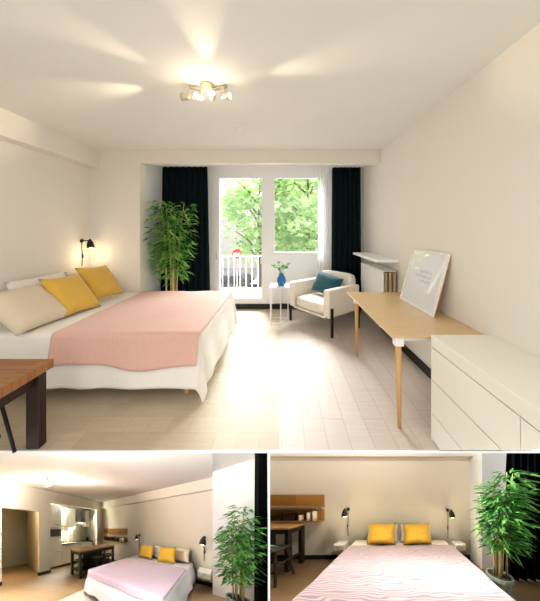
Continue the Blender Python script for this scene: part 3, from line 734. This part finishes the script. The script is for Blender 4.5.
stool('black stool at the kitchen island, the one nearer the kitchen niche opening', K, 1.42, 1.35, .6)
stool('black stool at the kitchen island, the one nearer the wall shelves', K, 1.42, .85, .6)

def shelf(label, F, x0, x1, y, sgn, z0, z1, group, clip=()):
    """plank shelf: tall back board with a ledge at its foot; y = wall plane, sgn = out of the wall"""
    t = thing('wall_shelf', label, 'shelf', ((x0+x1)/2, y, z0), F, group); kw = dict(F=F, clip=clip)
    a, b = sorted((y+sgn*.002, y+sgn*.03)); B().box(x0, x1, a, b, z0, z1, .003, 1).build('back_board', M['plankwood'], t, **kw)
    a, b = sorted((y+sgn*.031, y+sgn*.17)); B().box(x0, x1, a, b, z0, z0+.03, .003, 1).build('ledge', M['butcher2'], t, **kw)
    return t
shelf('upper plank shelf on the wall beside the kitchen island', K, .08, 1.6, 0, 1, 1.27, 1.52, 'plank shelves beside the kitchen island')
shelf('lower plank shelf on the wall beside the kitchen island, with jars on it', K, .08, 1.6, 0, 1, .95, 1.16, 'plank shelves beside the kitchen island')
for i, (p, w, hh, m, lab, nm) in enumerate(((.35, .2, .1, 'black', 'low black tray at the left end of the lower plank shelf by the island', 'tray'), (.7, .26, .13, 'black', 'black box at the middle of the lower plank shelf by the island', 'storage_box'), (1.05, .16, .1, 'darkwood', 'dark brown box on the lower plank shelf by the island', 'storage_box'))):
    tt = thing(nm, lab, 'box' if nm != 'tray' else 'tray', (p, .1, .981), K)
    B().box(p-w/2, p+w/2, .05, .16, .981, .981+hh, .008, 1).build('body', M[m], tt, K)
    B().box(p-w/2-.005, p+w/2+.005, .045, .165, .9815+hh, .996+hh, .004, 1).build('rim', M[m], tt, K)
for p, lab in ((1.32, 'ivory candle jar, left one of the pair on the lower plank shelf by the island'), (1.46, 'ivory candle jar, right one of the pair on the lower plank shelf by the island')):
    tag(B().lathe([(.05,0),(.05,.14),(.042,.145),(.03,.142)], (p, .1, .981), 14).build('candle_jar', M['candle'], F=K, at=(p, .1, .981), smooth=True), lab, 'candle', 'candle jars by the island')

t, hk = spotlight('nickel ceiling spotlight in the room with the kitchen', (2.0-.9, 2.55, HK), K, 1.15)
for (p, d) in hk:
    dw = Vector((d.x, -.6 if d.y < 0 else .3, 0))
dl = low_left((-1.25, 2.85, 1.5+1.3-.1))
# bed of the kitchen room
t = thing('bed', 'bed with lilac blanket and two yellow cushions, in the room with the kitchen', 'bed', (3.1, 1.1, 0), K)
B().box(2.25, 4.0, .05, 2.05, .1, .3).build('base', M['ecru'], t, K)
B().cuts(2.22, 4.02, .04, 2.1, .3, .54, 4).build('mattress', M['linenb'], t, K, smooth=True)
for lx in (2.35, 3.9):
    for ly in (.2, 1.9): B().lathe([(.03,0),(.03,.11)], (lx, ly, 0), 10).build('leg', M['oakleg'], t, K)
B().slab(drape_fn(2.2, 4.04, .03, 2.12, .555, 1.85, 4.44, .05, 2.55, .016, 15, .06, 2), 90, 90, .008).build('bedspread', M['linenb'], t, K, smooth=True)
tag(B().slab(drape_fn(2.19, 4.04, .03, 2.13, .572, 2.06, 4.02, .72, 2.25, .01, 14, .05, 5), 70, 70, .01).build('blanket', M['pinkl'], F=K, at=(3.1, 1.4, .57), smooth=True), 'lilac pink blanket on the bed in the room with the kitchen', 'blanket')
pillow('pillow', 'white pillow behind the left yellow cushion in the room with the kitchen', (2.78, .16, .76), .68, .42, .17, R(180), R(-24), M['linenb'], K, seed=1)
pillow('pillow', 'white pillow behind the right yellow cushion in the room with the kitchen', (3.62, .16, .76), .72, .42, .17, R(180), R(-24), M['ecru'], K, seed=6)
pillow('cushion', 'yellow cushion nearer the plank shelves, on the bed by the kitchen', (2.74, .40, .77), .5, .44, .15, R(180), R(-26), M['yellow2'], K, 'yellow cushions by the kitchen', 0, 3)
pillow('cushion', 'yellow cushion nearer the bamboo, on the bed by the kitchen', (3.42, .42, .77), .52, .46, .15, R(184), R(-26), M['yellow2'], K, 'yellow cushions by the kitchen', R(4), 8)
sconce('black wall lamp between plank shelves and bed in the room with the kitchen', (2.2, 0, 1.27), (0,1,0), K, (.3,0,0), .6, s=1.25)
sconce('black wall lamp beside the bamboo in the room with the kitchen', (4.3, 0, 1.27), (0,1,0), K, (-.3,0,0), .62, s=1.4)
def nightstand(label, F, x0, x1, y0, y1, z0, z1, fr_hi=True):
    t = thing('wall_mounted_nightstand', label, 'nightstand', ((x0+x1)/2, (y0+y1)/2, z0), F)
    B().box(x0, x1, y0, y1, z0, z1, .004, 1).build('body', M['trimw'], t, F)
    a = (y1, y1+.015) if fr_hi else (y0-.015, y0)
    d = B().box(x0+.01, x1-.01, a[0], a[1], z0+.02, z1-.02).build('drawer', M['cab'], t, F)
    c = a[1] if fr_hi else a[0]
    B().box((x0+x1)/2-.04, (x0+x1)/2+.04, min(c, c+(.012 if fr_hi else -.012)), max(c, c+(.012 if fr_hi else -.012)), z1-.06, z1-.045).build('knob', M['steel'], d, F)
nightstand('white nightstand between bed and column in the room with the kitchen', K, 4.2, 4.47, .04, .4, .3, .47)
U = low_left
bamboo('potted_bamboo', 'tall leafy bamboo before the white column in the room with the kitchen', (1.84, 2.0, 0), 1.95, .24, U, 7, 1200, .14, M['leaf2'], 21, .22, .15, .28)
t = thing('curtain', 'black curtain beside the bamboo in the room with the kitchen', 'curtain', (2.2, 1.95, 0), U)
B().slab(curtain_fn((2.04, 1.87), (2.24, 1.89), .02, 3.05, 4, .02, 1), 50, 10, .012).build('drape', M['curtainb'], t, U, smooth=True)
B().tube([(1.95, 1.88, 3.07), (2.25, 1.88, 3.07)], .012, 6).build('rail', M['trimw'], t, U)
tag(B().box(1.95, 4.3, 1.6, 2.85, .001, .014, .004, 1).build('rug', M['rug'], F=K, at=(2.9, 2.3, 0)), 'pale rug under the foot of the bed in the room with the kitchen', 'rug')

# ---------------- bed alcove room (lower right)
G = low_right
struct('floor_alcove', B().box(-3.3, 3.2, .9, 2.9, -.05, 0), M['floor_r'], G, clip=(FRONT, UNDER, PARTY_R))
struct('wall_alcove', B().box(-3.5, 1.8, 2.8, 2.95, 0, 3.0), M['wall3'], G, clip=(FRONT, UNDER, PARTY_R))
struct('trim_7', B().box(-3.5, 1.8, 2.68, 2.799, 2.52, 3.0), M['wall3'], G, clip=(FRONT, UNDER, PARTY_R))
struct('column_alcove', B().box(1.8, 3.3, 2.4, 2.95, 0, 3.0), M['trimw'], G, clip=(FRONT, UNDER))
struct('ceiling_alcove', B().box(-3.3, 3.3, 2.0, 2.95, 3.0, 3.05), M['ceil'], G, clip=(FRONT, UNDER, PARTY_R))
struct('baseboard_alcove', B().box(-3.4, 1.79, 2.78, 2.799, 0, .1), M['black'], G, clip=(FRONT, UNDER, PARTY_R))
t = thing('bed', 'wide bed seen from its foot under a pink chevron blanket', 'bed', (.03, 1.8, 0), G)
B().box(-.9, .96, 1.08, 2.77, .08, .26).build('base', M['ecru'], t, G)
B().cuts(-.95, 1.0, 1.05, 2.78, .26, .47, 4).build('mattress', M['linen'], t, G, smooth=True)
for lx in (-.8, .85):
    for ly in (1.2, 2.6): B().lathe([(.03,0),(.03,.09)], (lx, ly, 0), 10).build('leg', M['oakleg'], t, G)
B().slab(drape_fn(-1.05, 1.16, 1.03, 2.8, .487, -1.38, 1.5, 1.03, 2.76, .012, 16, .04, 2), 80, 60, .008).build('bedspread', M['linen'], t, G, smooth=True)
tag(B().slab(drape_fn(-1.10, 1.22, 1.01, 2.82, .505, -1.44, 1.6, 1.02, 2.42, .012, 14, .05, 6, r=.12, lump=.02), 90, 60, .012).build('blanket', M['pinkr'], F=G, at=(0, 1.7, .56), smooth=True), 'pink and white chevron blanket covering the wide bed', 'blanket')
pillow('pillow', 'white pillow behind the left yellow cushion of the wide bed', (-.36, 2.66, .69), .74, .42, .16, 0, R(-16), M['linen'], G, seed=2)
pillow('pillow', 'white pillow behind the right yellow cushion of the wide bed', (.42, 2.66, .69), .74, .42, .16, 0, R(-16), M['linen'], G, seed=4)
pillow('cushion', 'yellow cushion on the left of the wide bed, by the plank shelf side', (-.36, 2.5, .72), .62, .46, .16, 0, R(-18), M['yellow2'], G, 'yellow cushions on the wide bed', 0, 5)
pillow('cushion', 'yellow cushion on the right of the wide bed, on the bamboo side', (.42, 2.5, .72), .62, .46, .16, 0, R(-18), M['yellow2'], G, 'yellow cushions on the wide bed', R(-2), 6)
sconce('black wall lamp left of the wide bed, with a black cord', (-1.24, 2.8, 1.24), (0,-1,0), G, (.25,0,0), .66, s=1.25)
sconce('black wall lamp right of the wide bed, with a black cord', (1.24, 2.8, 1.22), (0,-1,0), G, (.25,0,0), .7, s=1.25)
nightstand('small white nightstand left of the wide bed', G, -1.46, -1.21, 2.55, 2.78, .32, .47, False)
nightstand('small white nightstand right of the wide bed', G, 1.30, 1.54, 2.55, 2.78, .32, .47, False)
KC = (PARTY_R,)
shelf('upper plank shelf left of the wide bed', G, -3.3, -1.83, 2.8, -1, 1.30, 1.60, 'plank shelves by the wide bed', KC)
shelf('lower plank shelf left of the wide bed, with candles on it', G, -3.3, -1.83, 2.8, -1, .95, 1.23, 'plank shelves by the wide bed', KC)
for x, hh, lab in ((-2.32, .13, 'thin ivory candle, leftmost on the lower plank shelf by the wide bed'), (-2.13, .19, 'ivory candle jar in the middle of the trio by the wide bed'), (-2.0, .22, 'tallest ivory candle jar, rightmost on the lower plank shelf by the wide bed')):
    tag(B().lathe([(.05,0),(.05,hh),(.042,hh+.004),(.03,hh)], (x, 2.69, .981), 14).build('candle_jar', M['candle'], F=G, at=(x, 2.69, .981), smooth=True), lab, 'candle', 'candles by the wide bed')
for x0, x1, hh, lab in ((-2.98, -2.76, .1, 'low dark box at the left end of the lower plank shelf by the wide bed'), (-2.72, -2.46, .15, 'taller dark box on the lower plank shelf by the wide bed')):
    tt = thing('storage_box', lab, 'box', ((x0+x1)/2, 2.69, .981), G)
    B().box(x0, x1, 2.64, 2.75, .981, .981+hh, .006, 1).build('body', M['darkwood'], tt, G)
    B().box(x0-.005, x1+.005, 2.635, 2.755, .9815+hh, .995+hh).build('lid', M['black'], tt, G)
island('black legged butcher block table below the plank shelves by the wide bed', G, -3.0, -2.23, 2.28, 2.68, .93, M['butcher2'], .04, KC, False)
stool('black stool below the butcher block table by the wide bed', G, -2.27, 2.07, .6, KC)
bamboo('potted_bamboo', 'tall leafy bamboo in a grey green pot before the curtain beside the wide bed', (1.58, 1.75, 0), 1.98, .26, G, 8, 800, .19, M['leaf2'], 31, .3, .16, .32, .05)
t = thing('curtain', 'black curtain behind the bamboo beside the wide bed', 'curtain', (2.3, 2.05, 0), G)
B().slab(curtain_fn((2.03, 2.06), (2.85, 2.02), .02, 2.9, 7, .04, 4, .35), 90, 12, .012).build('drape', M['curtainb'], t, G, smooth=True)
B().tube([(1.9, 2.05, 2.92), (2.8, 2.05, 2.92)], .012, 6).build('rail', M['trimw'], t, G)

# ================================================================== LIGHT
w = bpy.data.worlds.new('sky'); bpy.context.scene.world = w; w.use_nodes = True
bg = w.node_tree.nodes['Background']; bg.inputs[1].default_value = 1.15
nt = w.node_tree; tc = nt.nodes.new('ShaderNodeTexCoord'); sx = nt.nodes.new('ShaderNodeSeparateXYZ'); rp = nt.nodes.new('ShaderNodeValToRGB')
nt.links.new(tc.outputs['Generated'], sx.inputs[0]); nt.links.new(sx.outputs['Z'], rp.inputs[0]); nt.links.new(rp.outputs[0], bg.inputs[0])
rp.color_ramp.elements[0].position = 0; rp.color_ramp.elements[0].color = (.5, .48, .44, 1)       # hazy ground below, white sky above
rp.color_ramp.elements[1].position = .08; rp.color_ramp.elements[1].color = (1, .985, .965, 1)
lamp('SUN', 'hazy_sun', (0, 12, 12), 14.0, (.96, .98, 1), R(45), (-.06, -.85, -.72))
lamp('POINT', 'ceiling_spot_glow', (-.62, 2.1, H-.16), 2.5, (1, .85, .62), .05)
# kitchen room lamps
kc = (1.1, 2.55, HK-.14); kl = K(kc)
lamp('POINT', 'kitchen_spot_glow', K((1.1, 2.55, HK-.40)), 32, (1, .94, .84), .04)
for d in ((-1, .5, .03), (.9, -.3, .03), (.35, 1, .03), (-.3, -1, .03)):
    dw = K(tuple(a_+b_ for a_, b_ in zip(kc, d)))-kl
    lamp('SPOT', 'spot_beam', kl, 22, (1, .82, .55), .012, dw, 44, .9)
lamp('POINT', 'kitchen_strip', K((-.2, 1.2, 2.62)), 8, (1, .94, .78), .05)
lamp('POINT', 'under_cabinet_lamp', K((-.62, 1.35, 1.38)), 5, (1, .94, .78), .02)
lamp('POINT', 'hood_lamp', K((-.58, .84, 1.62)), 6, (1, .94, .78), .02)
lamp('POINT', 'hallway_bulb', K((-.9, 3.05, 2.05)), 8, (1, .86, .6), .06)
for F, p in ((G, (-1.2, 2.62, 1.05)), (G, (1.28, 2.62, 1.03))): lamp('POINT', 'sconce_bulb', F(p), 1.8, (1, .8, .5), .03)
# unseen fill lights added to brighten the two lower rooms, no fixtures there
lamp('POINT', 'kitchen_fill', low_left((-.8, 1.75, 2.68)), 62, (1, .95, .88), .06)
lamp('POINT', 'alcove_fill', G((.1, 2.05, 2.9)), 105, (1, .95, .84), .08)
lamp('POINT', 'bed_lamp_bulb', (-2.74, 3.74, 1.14), 1.2, (1, .8, .5), .03)

# ================================================================== CAMERA
cd = bpy.data.cameras.new('camera'); cam = bpy.data.objects.new('camera', cd); C.objects.link(cam)
cam.location = (0, 0, 1.5); cam.rotation_euler = (R(90), 0, 0)
cd.sensor_fit = 'HORIZONTAL'; cd.sensor_width = 36; cd.lens = 36*260/540
cd.shift_x = -(282-270)/540; cd.shift_y = -(300.5-229)/540
cd.clip_start = .02; cd.clip_end = 300
sc = bpy.context.scene; sc.camera = cam
vs = sc.view_settings; vs.view_transform = 'Standard'; vs.look = 'None'; vs.gamma = 1; vs.use_curve_mapping = False
vs.exposure = .62
